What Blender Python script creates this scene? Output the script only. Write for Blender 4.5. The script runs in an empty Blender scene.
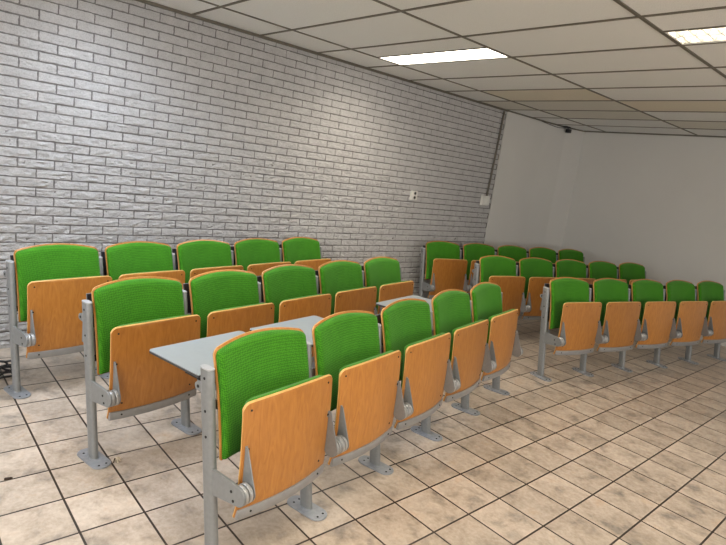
import bpy, bmesh, math, random
from mathutils import Vector, Matrix
random.seed(7)
C = bpy.context.scene.collection

# ------------------------------------------------------------------ materials
def nmat(name):
    m = bpy.data.materials.new(name); m.use_nodes = True
    nt = m.node_tree; b = nt.nodes['Principled BSDF']
    return m, nt, b
def ramp(nt, src, stops):
    r = nt.nodes.new('ShaderNodeValToRGB'); r.color_ramp.elements[0].position = stops[0][0]; r.color_ramp.elements[0].color = (*stops[0][1], 1)
    r.color_ramp.elements[1].position = stops[-1][0]; r.color_ramp.elements[1].color = (*stops[-1][1], 1)
    for p, c in stops[1:-1]:
        e = r.color_ramp.elements.new(p); e.color = (*c, 1)
    nt.links.new(src, r.inputs[0]); return r
def noise(nt, vec, scale, detail=3, rough=.5, dist=0):
    n = nt.nodes.new('ShaderNodeTexNoise'); n.inputs['Scale'].default_value = scale
    n.inputs['Detail'].default_value = detail; n.inputs['Roughness'].default_value = rough; n.inputs['Distortion'].default_value = dist
    if vec: nt.links.new(vec, n.inputs['Vector'])
    return n
def coords(nt, scale=(1, 1, 1), loc=(0, 0, 0), rot=(0, 0, 0)):
    t = nt.nodes.new('ShaderNodeTexCoord'); m = nt.nodes.new('ShaderNodeMapping')
    m.inputs['Scale'].default_value = scale; m.inputs['Location'].default_value = loc; m.inputs['Rotation'].default_value = rot
    nt.links.new(t.outputs['Object'], m.inputs['Vector']); return m.outputs['Vector']
def bump(nt, b, src, strength, dist):
    bp = nt.nodes.new('ShaderNodeBump'); bp.inputs['Strength'].default_value = strength; bp.inputs['Distance'].default_value = dist
    nt.links.new(src, bp.inputs['Height']); nt.links.new(bp.outputs[0], b.inputs['Normal']); return bp
def mixc(nt, fac, a, c, mode='MIX'):
    m = nt.nodes.new('ShaderNodeMix'); m.data_type = 'RGBA'; m.blend_type = mode
    for s, v in (('Factor', fac),):
        i = m.inputs[0]
        if hasattr(v, 'links') or hasattr(v, 'is_linked'): nt.links.new(v, i)
        else: i.default_value = v
    for i, v in ((m.inputs[6], a), (m.inputs[7], c)):
        if hasattr(v, 'is_linked'): nt.links.new(v, i)
        else: i.default_value = (*v, 1)
    return m.outputs[2]
def plain(name, col, rough=.5, metal=0, var=.06, vs=30):
    m, nt, b = nmat(name); v = coords(nt); n = noise(nt, v, vs, 4)
    r = ramp(nt, n.outputs['Fac'], [(.3, tuple(c * (1 - var) for c in col)), (.7, tuple(min(1, c * (1 + var)) for c in col))])
    nt.links.new(r.outputs[0], b.inputs['Base Color']); b.inputs['Roughness'].default_value = rough; b.inputs['Metallic'].default_value = metal
    return m
M = {}
M['metal'] = plain('painted_grey_metal', (.235, .245, .25), .36, .25, .06, 60)
M['metal_light'] = plain('light_grey_cap', (.42, .43, .44), .35, .1)
M['rail'] = plain('pale_grey_rail', (.30, .30, .30), .36, .3)
M['disc'] = plain('bare_metal_disc', (.40, .40, .40), .3, .5)
M['plate'] = plain('grey_floor_plate', (.30, .32, .35), .35, .3, .12, 40)
M['black'] = plain('black_plastic', (.012, .012, .013), .45)
M['hole'] = plain('dark_hole', (.01, .01, .01), .7)
M['tablet_top'] = plain('light_grey_laminate', (.30, .335, .35), .35, 0, .02)
M['tablet_edge'] = plain('black_laminate_edge', (.035, .035, .04), .4)
M['white_plastic'] = plain('white_plastic', (.75, .74, .70), .4)
M['tbar'] = plain('ceiling_grid_bar', (.13, .115, .09), .5)
M['lamp_frame'] = plain('lamp_frame_white', (.75, .74, .7), .4)

def wood():
    m, nt, b = nmat('orange_beech_veneer')
    v = coords(nt, (3, 17, 3.4)); n = noise(nt, v, 1.5, 6, .62, 2.2)
    oi = nt.nodes.new('ShaderNodeObjectInfo')
    a = ramp(nt, n.outputs['Fac'], [(.28, (.35, .128, .022)), (.5, (.43, .172, .031)), (.72, (.50, .212, .042))])
    n2 = noise(nt, coords(nt, (6, 160, 9)), 2.2, 2)
    c = mixc(nt, .06, a.outputs[0], ramp(nt, n2.outputs['Fac'], [(.35, (.30, .10, .02)), (.6, (.72, .34, .10))]).outputs[0])
    hs = nt.nodes.new('ShaderNodeHueSaturation'); nt.links.new(c, hs.inputs['Color'])
    mr = nt.nodes.new('ShaderNodeMapRange'); mr.inputs[3].default_value = .86; mr.inputs[4].default_value = 1.12
    nt.links.new(oi.outputs['Random'], mr.inputs[0]); nt.links.new(mr.outputs[0], hs.inputs['Value'])
    nt.links.new(hs.outputs[0], b.inputs['Base Color']); b.inputs['Roughness'].default_value = .34
    b.inputs['Coat Weight'].default_value = .25; b.inputs['Coat Roughness'].default_value = .25
    return m
M['wood'] = wood()
M['ply'] = plain('pale_plywood_edge', (.68, .40, .13), .5, 0, .12, 60)

def fabric():
    m, nt, b = nmat('woven_green_upholstery')
    v = coords(nt, (1, 1, 1), rot=(math.radians(45), 0, 0))
    ck = nt.nodes.new('ShaderNodeTexChecker'); ck.inputs['Scale'].default_value = 160
    nt.links.new(v, ck.inputs['Vector'])
    ck.inputs['Color1'].default_value = (.068, .275, .013, 1); ck.inputs['Color2'].default_value = (.022, .135, .006, 1)
    n = noise(nt, coords(nt), 14, 4)
    c = mixc(nt, .25, ck.outputs[0], ramp(nt, n.outputs['Fac'], [(.3, (.034, .17, .007)), (.7, (.062, .265, .014))]).outputs[0])
    nt.links.new(c, b.inputs['Base Color']); b.inputs['Roughness'].default_value = .92
    b.inputs['Specular IOR Level'].default_value = .15
    b.inputs['Sheen Weight'].default_value = .12
    bump(nt, b, ck.outputs['Fac'], .25, .0012)
    return m
M['fabric'] = fabric()

TS = .2555
def tiles():
    m, nt, b = nmat('beige_ceramic_tiles')
    v = coords(nt, (1, 1, 1), (7.15724 * TS + TS * 40, -8.281 * TS + TS * 40, 0))
    br = nt.nodes.new('ShaderNodeTexBrick'); br.offset = 0; br.squash = 1
    for k, x in (('Scale', 1), ('Brick Width', TS), ('Row Height', TS), ('Mortar Size', .0050), ('Mortar Smooth', .15), ('Bias', 0)): br.inputs[k].default_value = x
    nt.links.new(v, br.inputs['Vector'])
    br.inputs['Color1'].default_value = (.44, .372, .308, 1); br.inputs['Color2'].default_value = (.57, .49, .415, 1); br.inputs['Mortar'].default_value = (.5, .4, .3, 1)
    # every tile gets its own blotches: shift the noise by the tile's random grey
    br2 = nt.nodes.new('ShaderNodeTexBrick'); br2.offset = 0
    for k, x in (('Scale', 1), ('Brick Width', TS), ('Row Height', TS), ('Mortar Size', 0)): br2.inputs[k].default_value = x
    br2.inputs['Color1'].default_value = (0, 0, 0, 1); br2.inputs['Color2'].default_value = (1, 1, 1, 1)
    nt.links.new(v, br2.inputs['Vector'])
    va = nt.nodes.new('ShaderNodeVectorMath'); va.operation = 'MULTIPLY_ADD'
    nt.links.new(br2.outputs['Color'], va.inputs[0]); va.inputs[1].default_value = (13, 17, 9); nt.links.new(v, va.inputs[2])
    n = noise(nt, va.outputs[0], 7.5, 5, .6, .4)
    n2 = noise(nt, va.outputs[0], 45, 4, .7)
    bl = ramp(nt, n.outputs['Fac'], [(.31, (.46, .45, .44)), (.44, (.80, .75, .69)), (.58, (1.0, .97, .93)), (.74, (1.0, .86, .72))])
    c = mixc(nt, 1.0, br.outputs['Color'], bl.outputs[0], 'MULTIPLY')
    c = mixc(nt, .16, c, ramp(nt, n2.outputs['Fac'], [(.35, (.25, .21, .17)), (.65, (.80, .74, .66))]).outputs[0])
    c = mixc(nt, br.outputs['Fac'], c, (.030, .020, .014))
    nt.links.new(c, b.inputs['Base Color'])
    rr = ramp(nt, n.outputs['Fac'], [(.3, (.30,) * 3), (.7, (.46,) * 3)]); nt.links.new(rr.outputs[0], b.inputs['Roughness'])
    b.inputs['Specular IOR Level'].default_value = .5
    inv = nt.nodes.new('ShaderNodeMath'); inv.operation = 'MULTIPLY_ADD'; nt.links.new(br.outputs['Fac'], inv.inputs[0]); inv.inputs[1].default_value = -1
    nt.links.new(n2.outputs['Fac'], inv.inputs[2])
    bump(nt, b, inv.outputs[0], .35, .0015)
    return m
M['tiles'] = tiles()

def brickmat():
    m, nt, b = nmat('white_painted_brick')
    v = coords(nt); n = noise(nt, v, 9, 5, .6)
    r = ramp(nt, n.outputs['Fac'], [(.3, (.52, .51, .51)), (.7, (.66, .65, .645))])
    n3 = noise(nt, v, 130, 3, .7)
    c = mixc(nt, .30, r.outputs[0], ramp(nt, n3.outputs['Fac'], [(.36, (.20, .19, .19)), (.52, (.60, .59, .60))]).outputs[0])
    nt.links.new(c, b.inputs['Base Color']); b.inputs['Roughness'].default_value = .6
    n2 = noise(nt, coords(nt, (1, .6, 1.3), rot=(.5, 0, 0)), 48, 8, .72, .6)
    bump(nt, b, n2.outputs['Fac'], 1.0, .022)
    return m
M['brick'] = brickmat()
M['mortar'] = plain('grey_mortar', (.20, .19, .185), .9, 0, .2, 60)
def wallmat(name, col):
    m, nt, b = nmat(name); n = noise(nt, coords(nt), 1.3, 4, .6)
    r = ramp(nt, n.outputs['Fac'], [(.3, tuple(c * .96 for c in col)), (.7, col)]); nt.links.new(r.outputs[0], b.inputs['Base Color'])
    b.inputs['Roughness'].default_value = .75; n2 = noise(nt, coords(nt), 220, 2); bump(nt, b, n2.outputs['Fac'], .12, .002); return m
M['wall'] = wallmat('white_plaster', (.63, .62, .595))
def ceilmat(name, col):
    m, nt, b = nmat(name); v = coords(nt); n = noise(nt, v, 160, 3, .8)
    r = ramp(nt, n.outputs['Fac'], [(.38, tuple(c * .86 for c in col)), (.55, col)]); nt.links.new(r.outputs[0], b.inputs['Base Color']); b.inputs['Roughness'].default_value = .85
    return m
M['ceil'] = ceilmat('ceiling_tile', (.81, .815, .81)); M['ceil_tan'] = ceilmat('ceiling_tile_yellowed', (.74, .68, .57)); M['ceil_grey'] = ceilmat('ceiling_tile_dull', (.71, .69, .63))
def emis(name, col, s):
    m, nt, b = nmat(name); b.inputs['Base Color'].default_value = (.8, .8, .8, 1); b.inputs['Emission Color'].default_value = (*col, 1); b.inputs['Emission Strength'].default_value = s; return m
WARM = (1.0, .89, .73); COOL = (.74, .85, 1.0)
M['lit_warm'] = emis('lit_warm_diffuser', (1, .93, .78), 9); M['lit_cool'] = emis('lit_cool_diffuser', (.9, .95, 1), 9)
M['reflector'] = plain('bright_louvre', (.42, .40, .36), .35, .0, .01)

# ------------------------------------------------------------------ mesh helpers
def mesh(name, verts, faces, mats, mi=None, smooth=True):
    me = bpy.data.meshes.new(name); me.from_pydata([tuple(v) for v in verts], [], faces)
    bm = bmesh.new(); bm.from_mesh(me); bmesh.ops.recalc_face_normals(bm, faces=bm.faces[:]); bm.to_mesh(me); bm.free()
    for m in mats: me.materials.append(m)
    if mi:
        for p, i in zip(me.polygons, mi): p.material_index = i
    for p in me.polygons: p.use_smooth = smooth
    if smooth: me.set_sharp_from_angle(angle=math.radians(38))
    me.update(); return me
class MB:
    def __init__(s): s.v = []; s.f = []; s.m = []
    def add(s, v, f, m=0):
        o = len(s.v); s.v += [tuple(x) for x in v]; s.f += [tuple(i + o for i in q) for q in f]; s.m += [m] * len(f)
    def box(s, lo, hi, m=0):
        x0, y0, z0 = lo; x1, y1, z1 = hi
        s.add([(x0, y0, z0), (x1, y0, z0), (x1, y1, z0), (x0, y1, z0), (x0, y0, z1), (x1, y0, z1), (x1, y1, z1), (x0, y1, z1)],
              [(0, 3, 2, 1), (4, 5, 6, 7), (0, 1, 5, 4), (1, 2, 6, 5), (2, 3, 7, 6), (3, 0, 4, 7)], m)
    def prism(s, loop, d, m=0, chamfer=0):
        """loop of 3-D points extruded by vector d; both ends slightly chamfered towards the centre"""
        n = len(loop); d = Vector(d); L = [Vector(p) for p in loop]; c = sum(L, Vector()) / n
        rings = [L, [p + d for p in L]]
        if chamfer:
            k = d.normalized() * chamfer
            sh = [p + (c - p).normalized() * chamfer for p in L]
            rings = [sh, [p + k for p in L], [p + d - k for p in L], [p + d for p in sh]]
        v = [p for r in rings for p in r]; f = []
        for i in range(len(rings) - 1):
            for j in range(n): f.append((i * n + j, i * n + (j + 1) % n, (i + 1) * n + (j + 1) % n, (i + 1) * n + j))
        f.append(tuple(range(n))[::-1]); f.append(tuple(range((len(rings) - 1) * n, len(rings) * n)))
        s.add(v, f, m)
    def tube(s, pts, r, seg=10, m=0):
        P = [Vector(p) for p in pts]; rings = []
        for i, p in enumerate(P):
            t = (P[min(i + 1, len(P) - 1)] - P[max(i - 1, 0)]).normalized()
            a = t.orthogonal().normalized() if i == 0 else (rings_a - t * rings_a.dot(t)).normalized()
            rings_a = a; b_ = t.cross(a)
            rings.append([p + (a * math.cos(2 * math.pi * k / seg) + b_ * math.sin(2 * math.pi * k / seg)) * r for k in range(seg)])
        v = [q for r_ in rings for q in r_]; f = []
        for i in range(len(P) - 1):
            for j in range(seg): f.append((i * seg + j, i * seg + (j + 1) % seg, (i + 1) * seg + (j + 1) % seg, (i + 1) * seg + j))
        f.append(tuple(range(seg))[::-1]); f.append(tuple(range((len(P) - 1) * seg, len(P) * seg))); s.add(v, f, m)
    def mesh(s, name, mats, smooth=True): return mesh(name, s.v, s.f, mats, s.m, smooth)
def place(name, me, parent=None, kind=None, label=None):
    o = bpy.data.objects.new(name, me); C.objects.link(o)
    if parent: o.parent = parent
    if kind: o['kind'] = kind
    if label: o['label'] = label
    return o
def tag(o, label, cat, group=None):
    o['label'] = label; o['category'] = cat
    if group: o['group'] = group
    return o
def empty(name, loc, rz=0):
    o = bpy.data.objects.new(name, None); C.objects.link(o); o.location = loc; o.rotation_euler = (0, 0, rz); o.empty_display_size = .1; return o

# ------------------------------------------------------------------ room
HC = 1.5623                    # camera height
CZ = HC + .9809                # ceiling height
XW = -4.318; YB = 7.885; XR = 3.4; YF = -3.0; YE = 6.09
b = MB(); b.add([(XW - .1, YF, 0), (XR, YF, 0), (XR, YB + .1, 0), (XW - .1, YB + .1, 0), (XW - .1, YF, -.1), (XR, YF, -.1), (XR, YB + .1, -.1), (XW - .1, YB + .1, -.1)],
                [(0, 1, 2, 3), (7, 6, 5, 4), (0, 4, 5, 1), (1, 5, 6, 2), (2, 6, 7, 3), (3, 7, 4, 0)])
place('floor', b.mesh('floor', [M['tiles']], False), kind='structure')

# brick wall: mortar slab plus individually roughened brick faces, one mesh
BW, BH, BZ0 = .2225, .064, -.007
w = MB(); w.box((XW - .12, YF, 0), (XW - .008, YE, CZ), 1)
NY, NZ = 11, 5
for r in range(40):
    z0 = BZ0 + r * BH; z1 = z0 + BH
    off = .8375 if r % 2 else .8375 + BW / 2
    k0 = int(math.floor((YF - off) / BW)) - 1
    rough = .0036 if z0 > 1.85 else (.0060 if z0 > 1.5 else .0090)
    for k in range(k0, k0 + 46):
        y0 = off + k * BW; y1 = y0 + BW
        g = .0052 + random.uniform(-.0008, .0008)
        ya, yb = max(y0 + g, YF), min(y1 - g, YE); za, zb = max(z0 + g, .001), min(z1 - g, CZ - .002)
        if yb - ya < .02 or zb - za < .012: continue
        base = random.uniform(-.0018, .0018); tl = random.uniform(-.0025, .0025); vs = []
        for i in range(NY + 1):
            for j in range(NZ + 1):
                fy, fz = i / NY, j / NZ
                edge = i in (0, NY) or j in (0, NZ)
                x = XW + base + tl * (fz - .5) + (random.uniform(-rough, rough) if not edge else random.uniform(-.0022, -.0008))
                jy = random.uniform(-.0018, .0018); jz = random.uniform(-.0016, .0016)
                vs.append((x, ya + (yb - ya) * fy + jy, za + (zb - za) * fz + jz))
        fs = []
        for i in range(NY):
            for j in range(NZ):
                a = i * (NZ + 1) + j; fs.append((a, a + NZ + 1, a + NZ + 2, a + 1))
        # skirt down to the mortar
        rim = [i * (NZ + 1) for i in range(NY + 1)] + [NY * (NZ + 1) + j for j in range(1, NZ + 1)] + [i * (NZ + 1) + NZ for i in range(NY - 1, -1, -1)] + [j for j in range(NZ - 1, 0, -1)]
        o = len(vs)
        vs += [(XW - .0095, vs[q][1], vs[q][2]) for q in rim]
        for q in range(len(rim)):
            q2 = (q + 1) % len(rim); fs.append((rim[q], rim[q2], o + q2, o + q))
        w.add(vs, fs, 0)
me = bpy.data.meshes.new('wall_left'); me.from_pydata(w.v, [], w.f)
me.materials.append(M['brick']); me.materials.append(M['mortar'])
for p, i in zip(me.polygons, w.m): p.material_index = i; p.use_smooth = (i == 0)
bm = bmesh.new(); bm.from_mesh(me); bmesh.ops.recalc_face_normals(bm, faces=bm.faces[:]); bm.to_mesh(me); bm.free()
me.set_sharp_from_angle(angle=math.radians(50)); place('wall_left', me, kind='structure')

b = MB()   # smooth plaster continuing the brick wall, with its slanted end towards the back corner
L = [(XW - .12, YE, 0), (XW + .004, YE, 0), (XW + .022, 7.0, 0), (XW + .062, 7.5, 0), (-4.17, YB, 0), (XW - .12, YB, 0)]
b.prism(L, (0, 0, CZ)); place('wall_left_plaster', b.mesh('wall_left_plaster', [M['wall']], False), kind='structure')
b = MB(); b.box((XW - .12, YB, 0), (XR + .1, YB + .1, CZ)); place('wall_back', b.mesh('wall_back', [M['wall']], False), kind='structure')
M['added_win'] = plain('added_window_frame_white', (.75, .75, .74), .4)  # frames of the out-of-view windows added for daylight
def wall_with_added_window(wname, kname, axis, c0, c1, lo, hi, w0, w1, z0=.85, z1=2.30):  # unseen wall with an invented window, added to brighten the room
    b = MB()
    def bx(a0, a1, za, zb, m=0, d0=c0, d1=c1, t=b):
        if axis == 'y': t.box((d0, a0, za), (d1, a1, zb), m)
        else: t.box((a0, d0, za), (a1, d1, zb), m)
    bx(lo, w0, 0, CZ); bx(w1, hi, 0, CZ); bx(w0, w1, 0, z0); bx(w0, w1, z1, CZ)
    place(wname, b.mesh(wname, [M['wall']], False), kind='structure')
    t = MB(); m = (c0 + c1) / 2; n = 4; bw = .03
    for i in range(n + 1):
        a = w0 + (w1 - w0) * i / n; bx(max(w0, a - bw), min(w1, a + bw), z0, z1, 0, m - .02, m + .02, t)
    for z in (z0 + bw, z1 - bw, z1 - .45): bx(w0, w1, z - bw, z + bw, 0, m - .021, m + .021, t)
    place(kname, t.mesh(kname, [M['added_win']], False), kind='structure')
    la = bpy.data.lights.new('added_window_portal', 'AREA'); la.shape = 'RECTANGLE'; la.size = w1 - w0; la.size_y = z1 - z0; la.cycles.is_portal = True
    o = bpy.data.objects.new('added_window_portal', la); C.objects.link(o)
    if axis == 'y': o.location = (c1 + .01, (w0 + w1) / 2, (z0 + z1) / 2); o.rotation_euler = (math.radians(90), 0, math.radians(90))
    else: o.location = ((w0 + w1) / 2, c0 - .01, (z0 + z1) / 2); o.rotation_euler = (math.radians(90), 0, 0)
wall_with_added_window('wall_right', 'added_window_1', 'y', XR, XR + .1, YF, YB, 1.0, 6.2)  # opening is made up, out of view, to let in fill daylight
wall_with_added_window('wall_front', 'added_window_2', 'x', YF - .1, YF, XW - .12, XR + .1, -3.2, 2.6)  # second invented opening behind the viewer, lifts the ambient light

# suspended ceiling: tiles 1.2 x 0.6 in a grid of dark bars, luminaires sit in half tiles
GX, GY = -5.0369, 1.8521
xs = [XW] + [GX + 1.2 * i for i in range(1, 8) if GX + 1.2 * i < XR] + [XR]
iy0 = math.ceil((YF - GY) / .6); ys = [YF] + [GY + .6 * i for i in range(iy0, 11) if YF + .02 < GY + .6 * i < YB - .02] + [YB]
lamps = []   # x0, y0, kind
for (i, kind) in ((1, 'flat'), (3, 'louvre'), (5, 'louvre')):
    for yy in (GY + 1.5, GY - .9, GY - 3.3):  # out-of-view lamps added for brightness, except the one inferred from the brick wall's glow
        lamps.append((GX + 1.2 * i, yy, kind if yy > 3 else 'flat'))
cm = MB()
def cellmat(x, y):
    L_ = int(math.floor((x - GX) / 1.2 + .01)); i = int(math.floor((y - GY) / .6 + .01))
    if (L_, i) in ((2, 6), (1, 5)): return 1
    if (L_, i) in ((1, 6), (1, 7), (0, 6), (2, 8), (3, 6)): return 2
    return 0
for a in range(len(xs) - 1):
    for c in range(len(ys) - 1):
        x0, x1, y0, y1 = xs[a], xs[a + 1], ys[c], ys[c + 1]
        hit = [l for l in lamps if abs(l[0] - x0) < .02 and y0 - .02 < l[1] < y1 - .1]
        ya, yb = y0, y1
        if hit: ya, yb = y0, hit[0][1]
        m_ = cellmat((x0 + x1) / 2, (y0 + y1) / 2)
        cm.add([(x0, ya, CZ), (x0, yb, CZ), (x1, yb, CZ), (x1, ya, CZ)], [(0, 1, 2, 3)], m_)
cm.box((XW - .12, YF - .1, CZ + .12), (XR + .1, YB + .1, CZ + .16), 0)
place('ceiling', cm.mesh('ceiling', [M['ceil'], M['ceil_tan'], M['ceil_grey']], False), kind='structure')
t = MB(); HW = .0105
for x in xs[1:-1]: t.box((x - HW, YF, CZ - .006), (x + HW, YB, CZ + .004))
for y in ys[1:-1]: t.box((XW, y - HW, CZ - .0055), (XR, y + HW, CZ + .003))
for l in lamps: t.box((l[0], l[1] - HW * .7, CZ - .005), (l[0] + 1.2, l[1] + HW * .7, CZ + .003))
place('trim_1', t.mesh('trim_1', [M['tbar']], False), kind='structure')
t = MB(); t.box((XW - .005, YF, CZ - .022), (XW + .022, YE, CZ - .001))
for (xa, ya, xb, yb) in ((XW + .004, YE, XW + .022, 7.0), (XW + .022, 7.0, XW + .062, 7.5), (XW + .062, 7.5, -4.17, YB - .02)):
    t.prism([(xa - .003, ya, CZ - .016), (xa + .016, ya, CZ - .016), (xb + .016, yb, CZ - .016), (xb - .003, yb, CZ - .016)], (0, 0, .015))
t.box((-4.17, YB - .022, CZ - .014), (XR, YB + .001, CZ - .001))
place('trim_2', t.mesh('trim_2', [M['tbar']], False), kind='structure')

def fr(x): return x
def luminaire(x0, y0, kind, cool, label):
    r = empty('ceiling_light', (x0 + .6, y0 + .15, CZ)); tag(r, label, 'ceiling light', None)
    hx, hy = .578, .134
    f = MB()
    f.box((-.588, -.146, -.004), (.588, -hy, .01)); f.box((-.588, hy, -.004), (.588, .146, .01)); f.box((-.588, -hy, -.004), (-hx, hy, .01)); f.box((hx, -hy, -.004), (.588, hy, .01))
    f.box((-.588, -.146, .07), (.588, .146, .08)); f.box((-.588, -.146, .01), (.588, -.14, .07)); f.box((-.588, .14, .01), (.588, .146, .07)); f.box((-.588, -.14, .01), (-.582, .14, .07)); f.box((.582, -.14, .01), (.588, .14, .07))
    place('housing', f.mesh('housing', [M['lamp_frame']], False), r)
    lm = M['lit_cool'] if cool else M['lit_warm']
    if kind == 'flat':
        d = MB(); d.box((-hx, -hy, .002), (hx, hy, .006)); place('diffuser', d.mesh('diffuser', [lm], False), r)
        lz = -.003
    else:
        d = MB(); d.box((-hx, -hy, .052), (hx, hy, .056)); place('diffuser', d.mesh('diffuser', [lm], False), r)
        # two bands of V shaped cross blades with a reflector spine
        lo = MB()
        for s in (-1, 0, 1):
            yc = s * .125; lo.prism([(-hx, yc - .003, .0), (-hx, yc + .003, .0), (-hx, yc + .010, .045), (-hx, yc - .010, .045)], (2 * hx, 0, 0))
        for k in range(17):
            xc = -hx + .034 * (2 * k + 1)
            if xc > hx - .01: break
            for (ya, yb) in ((-.118, -.006), (.006, .118)):
                lo.prism([(xc - .002, ya, .002), (xc + .002, ya, .002), (xc + .014, ya, .040), (xc - .014, ya, .040)], (0, yb - ya, 0))
        place('louvre', lo.mesh('louvre', [M['reflector']], False), r)
        lz = .048
    la = bpy.data.lights.new('lamp_glow', 'AREA'); la.shape = 'RECTANGLE'; la.size = 2 * hx - .02; la.size_y = 2 * hy - .02
    la.color = COOL if cool else WARM; la.energy = E_COOL if cool else E_WARM; la.spread = math.radians(142)
    lo_ = bpy.data.objects.new('lamp_glow', la); C.objects.link(lo_); lo_.parent = r; lo_.location = (0, 0, lz)
E_COOL, E_WARM = 20, 14
SKY = 4.3
wl = {(0, 0): 'lit fluorescent ceiling panel glaring white near the brick wall', (1, 0): 'lit louvred fluorescent light at the right edge of the ceiling'}
for (x0, y0, kind) in lamps:
    col = round((x0 - GX - 1.2) / 2.4); row = round((GY + 1.5 - y0) / 2.4)
    if (col, row) in wl: lb = wl[(col, row)]
    else: lb = 'unseen ceiling panel %s, %s' % (['above the near seats by the brick wall', 'above the middle of the room', 'beside the right wall'][col], ['level with the far lamps', 'level with the nearest seats', 'behind the viewer'][row])  # out-of-view panels, mostly added to brighten the room
    luminaire(x0, y0, kind, col == 0 and row > 0, lb)

# ------------------------------------------------------------------ seat parts (local: x forward, y along the row, z up)
P0 = .56
def grid_outline(y0, y1, s0, s1, arch, rt, rb, inset=0, nu=22, nv=16):
    """rows of (y, s, e) covering a rounded, arched panel; e = distance to the rim"""
    W = (y1 - y0) / 2 - inset; yc = (y0 + y1) / 2
    def clus(n): return [-math.cos(math.pi * i / n) for i in range(n + 1)]
    us = sorted(set([round(u, 4) for u in clus(nu)])); vs = [(1 + v) / 2 for v in clus(nv)]
    out = []
    for v in vs:
        row = []
        for u in us:
            y = u * W
            top = s1 - inset - arch * (u * u)
            def corner(r):
                d = abs(y) - (W - r)
                return r - math.sqrt(max(r * r - d * d, 0)) if d > 0 else 0
            tp = top - corner(max(rt - inset, .004)); bt = s0 + inset + corner(max(rb - inset, .004))
            s = bt + (tp - bt) * v
            e = min(W - abs(y), tp - s, s - bt); row.append((yc + y, s, max(e, 0)))
        out.append(row)
    return out
def panel(rows, surf, front, back, mats, edge=None, round_r=.004):
    """closed solid; surf(y,s)->(x,z); front/back thickness rounded off at the rim"""
    nv, nu = len(rows), len(rows[0]); v = []; f = []; m = []
    def prof(e, r): q = min(e / r, 1); return math.sqrt(max(1 - (1 - q) ** 2, 0))
    for side in (0, 1):
        for row in rows:
            for (y, s, e) in row:
                x, z = surf(y, s); mid = (front - back) / 2; half = (front + back) / 2
                h = half * (.35 + .65 * prof(e, round_r)) if round_r < .01 else half * (.12 + .88 * prof(e, round_r))
                if round_r < .01: xx = x + mid + (h if side == 0 else -h)
                else: xx = x + (front * (.12 + .88 * prof(e, round_r)) if side == 0 else -back)
                v.append((xx, y, z))
    N = nv * nu
    for j in range(nv - 1):
        for i in range(nu - 1):
            a = j * nu + i; q = (a, a + 1, a + nu + 1, a + nu); mm = 1 if edge == 'top' and j == nv - 2 else 0; f.append(q); m.append(mm); f.append(tuple(N + k for k in q[::-1])); m.append(mm)
    rim = [i for i in range(nu)] + [j * nu + nu - 1 for j in range(1, nv)] + [(nv - 1) * nu + i for i in range(nu - 2, -1, -1)] + [j * nu for j in range(nv - 2, 0, -1)]
    for k in range(len(rim)):
        a, c = rim[k], rim[(k + 1) % len(rim)]; f.append((a, c, N + c, N + a)); m.append(1 if edge else 0)
    return v, f, m
YL, YR = .026, P0 - .031
SL, SR = .029, P0 - .029
def back_surf(y, s):    # s = height measured along z
    u = (y - P0 / 2) / ((YR - YL) / 2); z = s
    x = -.038 - .228 * (s - .41) - .022 * (1 - u * u) + .012 * math.sin(math.pi * (s - .41) / .45)
    return x, z
def seat_surf(y, s):
    u = (y - P0 / 2) / ((YR - YL) / 2)
    h = (s - .215) / .475
    x = .064 - .010 * h + (.030 - .016 * h) * (1 - u * u) + .010 * math.sin(math.pi * min(max(h, 0), 1))
    if h < .12: x -= .03 * (.12 - h) / .12 * .4
    return x, s
rows_ = grid_outline(YL, YR, .418, .862, .030, .026, .012)
v, f, m = panel(rows_, back_surf, .006, .006, None, True); BACK = mesh('backrest', v, f, [M['wood'], M['ply']], m)
rows_ = grid_outline(YL, YR, .418, .862, .030, .026, .012, .0075)
v, f, m = panel(rows_, lambda y, s: (back_surf(y, s)[0] + .007, s), .024, .002, None, None, .022); BACKPAD = mesh('backrest_cushion', v, f, [M['fabric']], m)
rows_ = grid_outline(SL, SR, .224, .692, .006, .030, .012)
v, f, m = panel(rows_, seat_surf, .006, .006, None, 'top'); SEAT = mesh('seat', v, f, [M['wood'], M['ply']], m)
rows_ = grid_outline(SL + .020, SR - .020, .260, .700, .006, .045, .03, .007)
v, f, m = panel(rows_, lambda y, s: (-(seat_surf(y, s)[0] - .007), s), .046, .002, None, None, .045)
v = [(-x, y, z) for x, y, z in v]; SEATPAD = mesh('seat_cushion', v, f, [M['fabric']], m)
# rail along the lower edge of the folded seat
v = []; f = []; n = 24
for i in range(n + 1):
    y = SL + .004 + (SR - SL - .008) * i / n; x = seat_surf(y, .235)[0] + .0065
    for (dx, dz) in ((0, .225), (.013, .225), (.0145, .228), (.0145, .262), (.013, .265), (0, .265)): v.append((x + dx, y, dz))
for i in range(n):
    for j in range(6): f.append((i * 6 + j, i * 6 + (j + 1) % 6, (i + 1) * 6 + (j + 1) % 6, (i + 1) * 6 + j))
f += [tuple(range(6)), tuple(range(n * 6, n * 6 + 6))[::-1]]
RAIL = mesh('seat_rail', v, f, [M['rail']])
def disc(y0, y1, x, z, r, seg=20, ax='y'):
    L = [(x + r * math.cos(2 * math.pi * k / seg), y0, z + r * math.sin(2 * math.pi * k / seg)) for k in range(seg)]
    return L, (0, y1 - y0, 0)
def screw_mesh():
    b = MB(); L = [(0, .0045 * math.cos(2 * math.pi * k / 10), .0045 * math.sin(2 * math.pi * k / 10)) for k in range(10)]
    b.prism(L, (.0025, 0, 0)); return b.mesh('screw', [M['hole']])
SCREW = screw_mesh()
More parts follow.
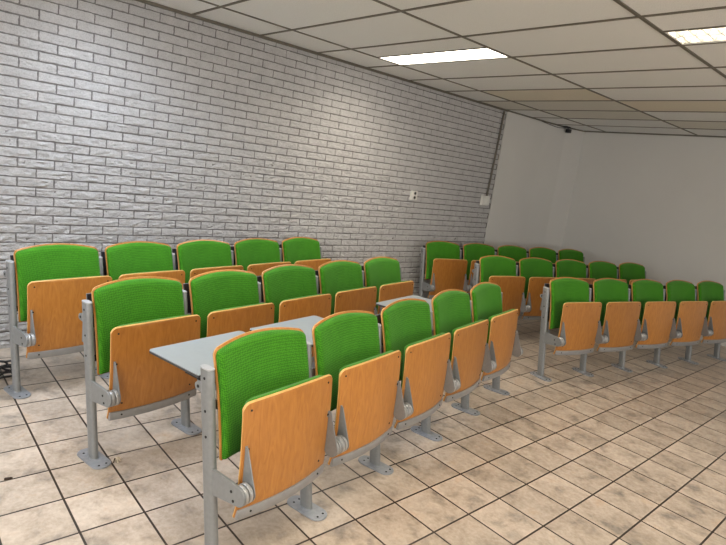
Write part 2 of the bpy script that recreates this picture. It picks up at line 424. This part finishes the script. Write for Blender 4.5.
# inclined post, oval section
LEAN = .122 / .768
def pc(z): return -LEAN * z
def post_mesh(side_holes):
    b = MB(); seg = 20; rx, ry = .031, .0165; zs = [.008, .1, .3, .5, .7, .760, .768]; v = []; f = []
    for z in zs:
        k = .92 if z > .765 else 1
        for j in range(seg):
            a = 2 * math.pi * j / seg; ca, sa = math.cos(a), math.sin(a)
            q = 3.2; r_ = (abs(ca) ** q + abs(sa) ** q) ** (-1 / q)
            v.append((pc(z) + rx * k * r_ * ca, ry * k * r_ * sa, z))
    for i in range(len(zs) - 1):
        for j in range(seg): f.append((i * seg + j, i * seg + (j + 1) % seg, (i + 1) * seg + (j + 1) % seg, (i + 1) * seg + j))
    f += [tuple(range(seg))[::-1]]; f += [tuple(range((len(zs) - 1) * seg, len(zs) * seg))]
    b.add(v, f, 0)
    if side_holes:
        for z in (.735, .612, .515):
            L, d = disc(-ry - .0012, -ry + .004, pc(z) + .002, z, .0056, 10); b.prism(L, d, 1)
    return b.mesh('post', [M['metal'], M['hole']])
POST = {0: post_mesh(False), 1: post_mesh(True)}
def plate_mesh():
    b = MB(); L = []; hl, hw, r = .108, .047, .044
    for (sx, sy) in ((1, 1), (-1, 1), (-1, -1), (1, -1)):
        a0 = {(1, 1): 0, (-1, 1): 90, (-1, -1): 180, (1, -1): 270}[(sx, sy)]
        for k in range(7):
            a = math.radians(a0 + 15 * k); L.append((.004 + sx * (hl - r) + r * math.cos(a), sy * (hw - r) + r * math.sin(a), 0))
    b.prism(L, (0, 0, .009), 0, .0025)
    for (x, y) in ((.085, .018), (.085, -.018), (-.062, .018), (-.062, -.018)):
        b.prism([(x + .012 + .0052 * math.cos(2 * math.pi * k / 10) - .012, y + .0052 * math.sin(2 * math.pi * k / 10), .0085) for k in range(10)], (0, 0, .0015), 1)
    L = [(.032 * math.cos(2 * math.pi * k / 20), .026 * math.sin(2 * math.pi * k / 20), .009) for k in range(20)]
    b.prism(L, (0, 0, .004), 0, .001)
    return b.mesh('floor_plate', [M['plate'], M['hole']])
PLATE = plate_mesh()
def cap_mesh():
    b = MB(); z = .767; L = []
    for j in range(20):
        a = 2 * math.pi * j / 20; ca, sa = math.cos(a), math.sin(a); q = 3.2; r_ = (abs(ca) ** q + abs(sa) ** q) ** (-1 / q)
        L.append((pc(z) + .0315 * r_ * ca, .017 * r_ * sa, z))
    b.prism(L, (-.001, 0, .007), 0, .002); return b.mesh('post_cap', [M['metal_light']])
CAP = cap_mesh()
PX, PZ = .110, .357
def arm_mesh():
    b = MB(); L = [(pc(.40) + .015, 0, .402), (pc(.30) + .015, 0, .300), (PX - .005, 0, PZ - .038)]
    for k in range(9):
        a = math.radians(-90 + 20 * k); L.append((PX + .038 * math.cos(a), 0, PZ + .038 * math.sin(a)))
    L.append((PX - .04, 0, PZ + .043))
    L = [(x, -.012, z) for x, y, z in L]; b.prism(L, (0, .012, 0), 0, .0015)
    for (x, z) in ((PX - .032, PZ + .008), (PX - .018, PZ - .024)):
        Ld, d = disc(-.0135, -.010, x, z, .0058, 10); b.prism(Ld, d, 1)
    return b.mesh('hinge_arm', [M['metal'], M['hole']])
ARM = arm_mesh()
def hinge_mesh(two):
    b = MB()
    spans = [(.001, .014, .038), (.014, .020, .031), (.020, .035, .038)] if two == 1 else ([(-.035, -.014, .038)] if two == 2 else [])
    if two == 0: spans = [(-.035, -.024, .038), (-.024, -.018, .031), (-.018, -.0125, .038), (.001, .016, .038), (.016, .022, .031), (.022, .035, .038)]
    for (a, c, r) in spans:
        if r: L, d = disc(a, c, PX, PZ, r, 22); b.prism(L, d, 0, .0022)
    return b.mesh('hinge_disc', [M['disc']])
HD = {0: hinge_mesh(0), 1: hinge_mesh(1), 2: hinge_mesh(2)}
def bracket_mesh(y, sgn):
    b = MB(); L = []
    # flat plate standing beside the seat, rounded round the hinge and narrowing upward
    for k in range(13):
        a = math.radians(-150 + 14 * k); L.append((PX + .038 * math.cos(a), y, PZ + .038 * math.sin(a)))
    for k in range(6):
        a = math.radians(20 + 28 * k); L.append((.080 + .011 * math.cos(a), y, .512 + .011 * math.sin(a)))
    b.prism(L, (0, .0045 * sgn, 0), 0, .0008)
    # folded ear screwed to the face of the seat
    x = .078
    Lf = [(x, y, .495), (x, y + sgn * .020, .497), (x - .001, y + sgn * .026, .508), (x - .002, y + sgn * .022, .522), (x - .002, y, .524)]
    b.prism(Lf, (-.003, 0, 0), 0)
    Ld = [(x + .001, y + sgn * .013 + .005 * math.cos(2 * math.pi * k / 10), .509 + .005 * math.sin(2 * math.pi * k / 10)) for k in range(10)]
    b.prism(Ld, (.0015, 0, 0), 1)
    return b.mesh('hinge_bracket', [M['metal'], M['hole']])
BRL, BRR = bracket_mesh(.0405, 1), bracket_mesh(P0 - .0405, -1)
# writing tablet, swung up level or hanging behind the backrest
def tablet(up):
    b = MB(); y0, y1 = .030, P0 - .026
    def slab(pts, nrm, th, m): b.prism(pts, tuple(c * th for c in nrm), m)
    if up:
        x0, x1, z = -.545, -.205, .700
        r = .012
        L = [(x0 + r, y0), (x1, y0), (x1, y1), (x0 + r, y1), (x0, y1 - r), (x0, y0 + r)]
        b.prism([(x, y, z - .006) for x, y in L], (0, 0, .009), 1); b.prism([(x, y, z + .003) for x, y in L], (0, 0, .0035), 0)
    else:
        t0, t1 = .794, .470
        def X(z): return back_surf(YL, z)[0] - .052
        b.prism([(X(t1), y0, t1), (X(t1), y1, t1), (X(t0), y1, t0), (X(t0), y0, t0)], (-.009, 0, 0), 1)
        b.prism([(X(t1) - .009, y0, t1), (X(t1) - .009, y1, t1), (X(t0) - .009, y1, t0), (X(t0) - .009, y0, t0)], (-.0035, 0, 0), 0)
    return b.mesh('writing_tablet', [M['tablet_top'], M['tablet_edge']], False)
TAB = {1: tablet(True), 0: tablet(False)}
def tablet_arm(up):
    b = MB()
    for (ya, yb) in ((.021, .0265), (P0 - .0205, P0 - .0215 + .0005)):
        pass
    xr = pc(.69)
    # ear behind the post with a pivot hole, and the carrier under the tablet
    L = []
    for k in range(9):
        a = math.radians(90 + 22.5 * k); L.append((xr - .052 + .017 * math.cos(a), -.006, .700 - .012 + .017 * math.sin(a)))
    L += [(xr - .02, -.006, .668), (xr - .02, -.006, .708)]
    b.prism(L, (0, .012, 0), 0, .001)
    Ld, d = disc(-.0075, -.0055, xr - .048, .688, .0065, 12); b.prism(Ld, d, 1)
    if up: b.box((-.30, .040, .682), (xr - .03, .060, .6935), 1); b.box((xr - .06, .004, .680), (xr - .035, .060, .692), 1)
    else:
        b.box((xr - .05, .006, .560), (xr - .030, .0295, .700), 0)
    return b.mesh('tablet_bracket', [M['metal'], M['hole']])
TARM = {1: tablet_arm(True), 0: tablet_arm(False)}
def stop_mesh():   # pale spring block between the post and the backrest
    b = MB(); x = -.118
    b.prism([(x + .026, .0215, .505), (x + .026 , .040, .505), (x - .0, .040, .505), (x - .0, .0215, .505)], (-.016, 0, .115), 0, .002); return b.mesh('back_support', [M['metal_light']])
STOP = stop_mesh()
def cross_mesh():  # bar that carries the backrest between the posts
    b = MB(); z0, z1 = .60, .64
    x = pc(.62)
    b.box((x - .012, .018, z0), (x - .004, P0 - .018, z1)); return b.mesh('back_support_bar', [M['metal']])
CROSS = cross_mesh()

def add_post(root, y, end, right_end=False, bolt=True):
    off = Vector((0, y, 0))
    p = place('post', POST[1 if end and not right_end else 0], root); p.location = off - Vector((0, 0 if y == 0 and end else .020, 0))
    q = place('floor_plate', PLATE, p); q = place('post_cap', CAP, p)
    a = place('hinge_arm', ARM, root); a.location = off
    h = place('hinge_disc', HD[(2 if right_end else 1) if end else 0], root); h.location = off

def make_seat(row, k, pitch, origin, th, label, group, up, last):
    d = Vector((math.sin(th), math.cos(th), 0)); loc = Vector(origin) + d * (k * pitch)
    r = empty('auditorium_seat', loc, -th); tag(r, label, 'seat', group)
    g = (pitch - P0) / 2
    bk = place('backrest', BACK, r); cu = place('backrest_cushion', BACKPAD, bk)
    st = place('seat', SEAT, r); sc = place('seat_cushion', SEATPAD, st); sr = place('seat_rail', RAIL, st)
    for (y, z) in ((SL + .034, .655), (SR - .034, .655), (SL + .058, .305), (SR - .058, .305)):
        w_ = place('screw', SCREW, st); w_.location = (seat_surf(y, z)[0] + .0055, y, z)
    for y in (YL + .06, YR - .06):
        w_ = place('screw', SCREW, st); w_.location = (seat_surf(y, .238)[0] + .0200, y, .248)
    place('hinge_bracket', BRL, st); place('hinge_bracket', BRR, st)
    tb = place('writing_tablet', TAB[up], r, label='light grey writing tablet with black edge, swung up level' if up else 'dark edged writing tablet folded down behind the backrest')
    place('tablet_bracket', TARM[up], tb)
    place('back_support_bar', CROSS, r)
    if k == 0: place('back_support', STOP, r)
    for o in (bk, st, tb): o.location.y += g
    add_post(r, 0, k == 0)
    if last: add_post(r, pitch, True, True)

ordn = ['first', 'second', 'third', 'fourth', 'fifth']
rowdef = dict(   # origin x,y, direction, pitch, description
    A=(-1.640, .934, -.214, .556, 'front row of the left block', 'nearest the camera'),
    B=(-2.604, .777, -.205, .550, 'middle row of the left block', ''),
    C=(-3.537, .610, -.203, .546, 'back row of the left block, against the brick wall', ''),
    D=(-2.235, 4.308, .206, .576, 'front row of the right block', ''),
    E=(-3.187, 4.578, .216, .562, 'middle row of the right block', ''),
    F=(-4.028, 4.679, .200, .562, 'back row of the right block', ''))
extra = {('A', 0): 'largest green padded folding seat, nearest the camera, with a grey tablet level behind it',
 ('A', 1): 'green padded folding seat with tablet raised behind, second in the left front row',
 ('A', 2): 'green padded folding seat with tablet down, middle seat of the left front row',
 ('A', 3): 'green padded folding seat with a tablet raised behind it, fourth in the left front row',
 ('A', 4): 'green padded folding seat at the far end of the left front row, beside the aisle',
 ('D', 0): 'green folding seat beside the pale holed post, aisle end of the right front row',
 ('D', 4): 'green folding seat cut by the right edge, fifth of the right front row',
 ('F', 0): 'green folding seat beside the brick wall, aisle end of the right back row',
 ('B', 0): 'green folding seat above the leaf scrap, nearest of the left middle row',
 ('C', 0): 'green folding seat at the left edge, nearest of the row along the brick wall'}
rn = dict(A='left front row', B='left middle row', C='left row against the brick wall', D='right front row', E='right middle row', F='right back row')
UP = {('A', 0), ('A', 1), ('A', 3)}
for R_, (ox, oy, th, pitch, desc, _) in rowdef.items():
    for k in range(5):
        lb = extra.get((R_, k)) or 'green folding seat, %s from the near end, %s' % (ordn[k], rn[R_])
        if k == 4 and (R_, k) not in extra: lb = 'green folding seat at the far end, %s' % rn[R_]
        make_seat(R_, k, pitch, (ox, oy, 0), th, lb, 'folding seats in the ' + desc, 1 if (R_, k) in UP else 0, k == 4)

# ------------------------------------------------------------------ small things on the walls and the floor
r = empty('wall_socket', (XW, 4.575, HC - .212)); tag(r, 'small white double socket on the bare brick wall, left of the cable box', 'socket')
b = MB(); b.prism([(.0, -.045, -.052), (.0, .045, -.052), (.0, .045, .052), (.0, -.045, .052)], (.034, 0, 0), 0, .004); place('socket_box', b.mesh('socket_box', [M['white_plastic']]), r)
for z in (-.024, .024):
    b = MB(); b.prism([(.0335, .002 + .017 * math.cos(a * math.pi / 8), z + .017 * math.sin(a * math.pi / 8)) for a in range(16)], (.0018, 0, 0), 0); place('socket_hole', b.mesh('socket_hole', [M['hole']]), r)
r = empty('junction_box', (XW, 5.915, HC - .188)); tag(r, 'off-white switch box at the foot of the dark cable duct', 'switch box')
b = MB(); b.prism([(.0, -.075, -.062), (.0, .075, -.062), (.0, .075, .062), (.0, -.075, .062)], (.035, 0, 0), 0, .005); place('box_body', b.mesh('box_body', [M['white_plastic']]), r)
for y in (-.042, .042):
    b = MB(); b.prism([(.0345, y - .034, -.05), (.0345, y + .034, -.05), (.0345, y + .034, .05), (.0345, y - .034, .05)], (.004, 0, 0), 0, .0015); place('switch_rocker', b.mesh('switch_rocker', [M['white_plastic']]), r)
b = MB(); b.tube([(XW + .016, 5.945, HC - .126), (XW + .016, 5.98, HC + .4), (XW + .016, 6.008, CZ - .03)], .0125, 10)
tag(place('cable_duct', b.mesh('cable_duct', [M['tbar']])), 'dark cable duct running from the ceiling down to the switch box', 'cable duct')

r = empty('security_camera', (-4.215, 7.49, CZ - .03)); tag(r, 'small black security camera in the far ceiling corner', 'camera')
b = MB(); b.box((-.045, -.10, .012), (.02, .02, .028)); b.tube([(0, -.02, .015), (.01, -.03, -.015)], .008, 8); place('mount', b.mesh('mount', [M['black']]), r)
b = MB(); b.prism([(-.012, -.06, -.055), (.045, -.06, -.055), (.045, -.06, -.005), (-.012, -.06, -.005)], (0, .075, 0), 0, .006); place('camera_body', b.mesh('camera_body', [M['black']]), r)
b = MB(); b.prism([(.0165 + .015 * math.cos(a * math.pi / 8), -.066, -.03 + .015 * math.sin(a * math.pi / 8)) for a in range(16)], (0, .007, 0), 0); place('lens', b.mesh('lens', [M['hole']]), r)
b = MB(); b.tube([(XW + .046, 6.85, CZ - .020), (XW + .048, 7.0, CZ - .028), (XW + .072, 7.25, CZ - .045), (XW + .09, 7.42, CZ - .028)], .004, 8)
tag(place('camera_cable', b.mesh('camera_cable', [M['black']])), 'thin black cable leading to the security camera along the wall top', 'cable')

# crumpled leaf like scrap on the floor, crumb in a joint, dark coil behind the left post
leafm = plain('dry_scrap', (.62, .52, .38), .8, 0, .3, 60); darkm = plain('dark_scrap', (.05, .03, .02), .8, 0, .3, 60)
b = MB()
for k in range(5):
    a = k * 1.3; c = Vector((.008 * math.cos(a * 2), .010 * math.sin(a * 1.7), .004)); pts = []
    for j in range(5):
        s = j / 4; pts.append(c + Vector((math.cos(a) * .034 * (s - .5), math.sin(a) * .034 * (s - .5), .012 * math.sin(math.pi * s))))
    b.tube(pts, .0028, 6, k % 3 == 2)
o = place('floor_scrap', b.mesh('floor_scrap', [leafm, darkm])); o.location = (-2.535, .862, .001); tag(o, 'crumpled pale scrap on the tiles by the post of the left middle row', 'litter')
b = MB(); b.prism([(.018 * math.cos(a * math.pi / 4) * (1 + .3 * math.sin(3 * a)), .007 * math.sin(a * math.pi / 4), 0) for a in range(8)], (0, 0, .006), 0, .002)
o = place('floor_crumb', b.mesh('floor_crumb', [darkm])); o.location = (-2.604, .42, .0005); o.rotation_euler = (0, 0, 1.4); tag(o, 'dark crumb in a tile joint at the left edge of the floor', 'litter')
b = MB(); pts = []
for i in range(91):
    a = i * .28; rr = .075 + .018 * math.sin(i * .71); pts.append((rr * math.cos(a), rr * 1.2 * math.sin(a), .008 + .0008 * i + .006 * (1 + math.sin(i * 1.3))))
b.tube(pts, .007, 6); o = place('cable_coil', b.mesh('cable_coil', [M['black']])); o.location = (-3.83, .545, .0); tag(o, 'dark coiled cable on the floor behind the leftmost post', 'cable')

# ------------------------------------------------------------------ camera, world, colour
Rm = [[0.6530939440059412, 0.7458425833965745, 0.1310997372044973], [0.22456939023309258, -0.025417122737412035, -0.9741265620247135], [-0.7232128934643667, 0.6656371463974009, -0.18409318309710265]]
cam = bpy.data.cameras.new('camera'); co = bpy.data.objects.new('camera', cam); C.objects.link(co)
cols = [Vector(Rm[0]), -Vector(Rm[1]), -Vector(Rm[2])]
mt = Matrix(((cols[0][0], cols[1][0], cols[2][0], 0), (cols[0][1], cols[1][1], cols[2][1], 0), (cols[0][2], cols[1][2], cols[2][2], HC), (0, 0, 0, 1)))
co.matrix_world = mt; cam.sensor_width = 36; cam.lens = 546.23 / 726 * 36; cam.clip_start = .02
bpy.context.scene.camera = co
wd = bpy.data.worlds.new('world'); bpy.context.scene.world = wd; wd.use_nodes = True
wd.node_tree.nodes['Background'].inputs[0].default_value = (1.0, .98, .95, 1); wd.node_tree.nodes['Background'].inputs[1].default_value = SKY
vs_ = bpy.context.scene.view_settings; vs_.view_transform = 'Standard'; vs_.look = 'None'; vs_.gamma = 1; vs_.use_curve_mapping = False; vs_.exposure = .13
bpy.context.scene.cycles.max_bounces = 8; bpy.context.scene.cycles.diffuse_bounces = 5
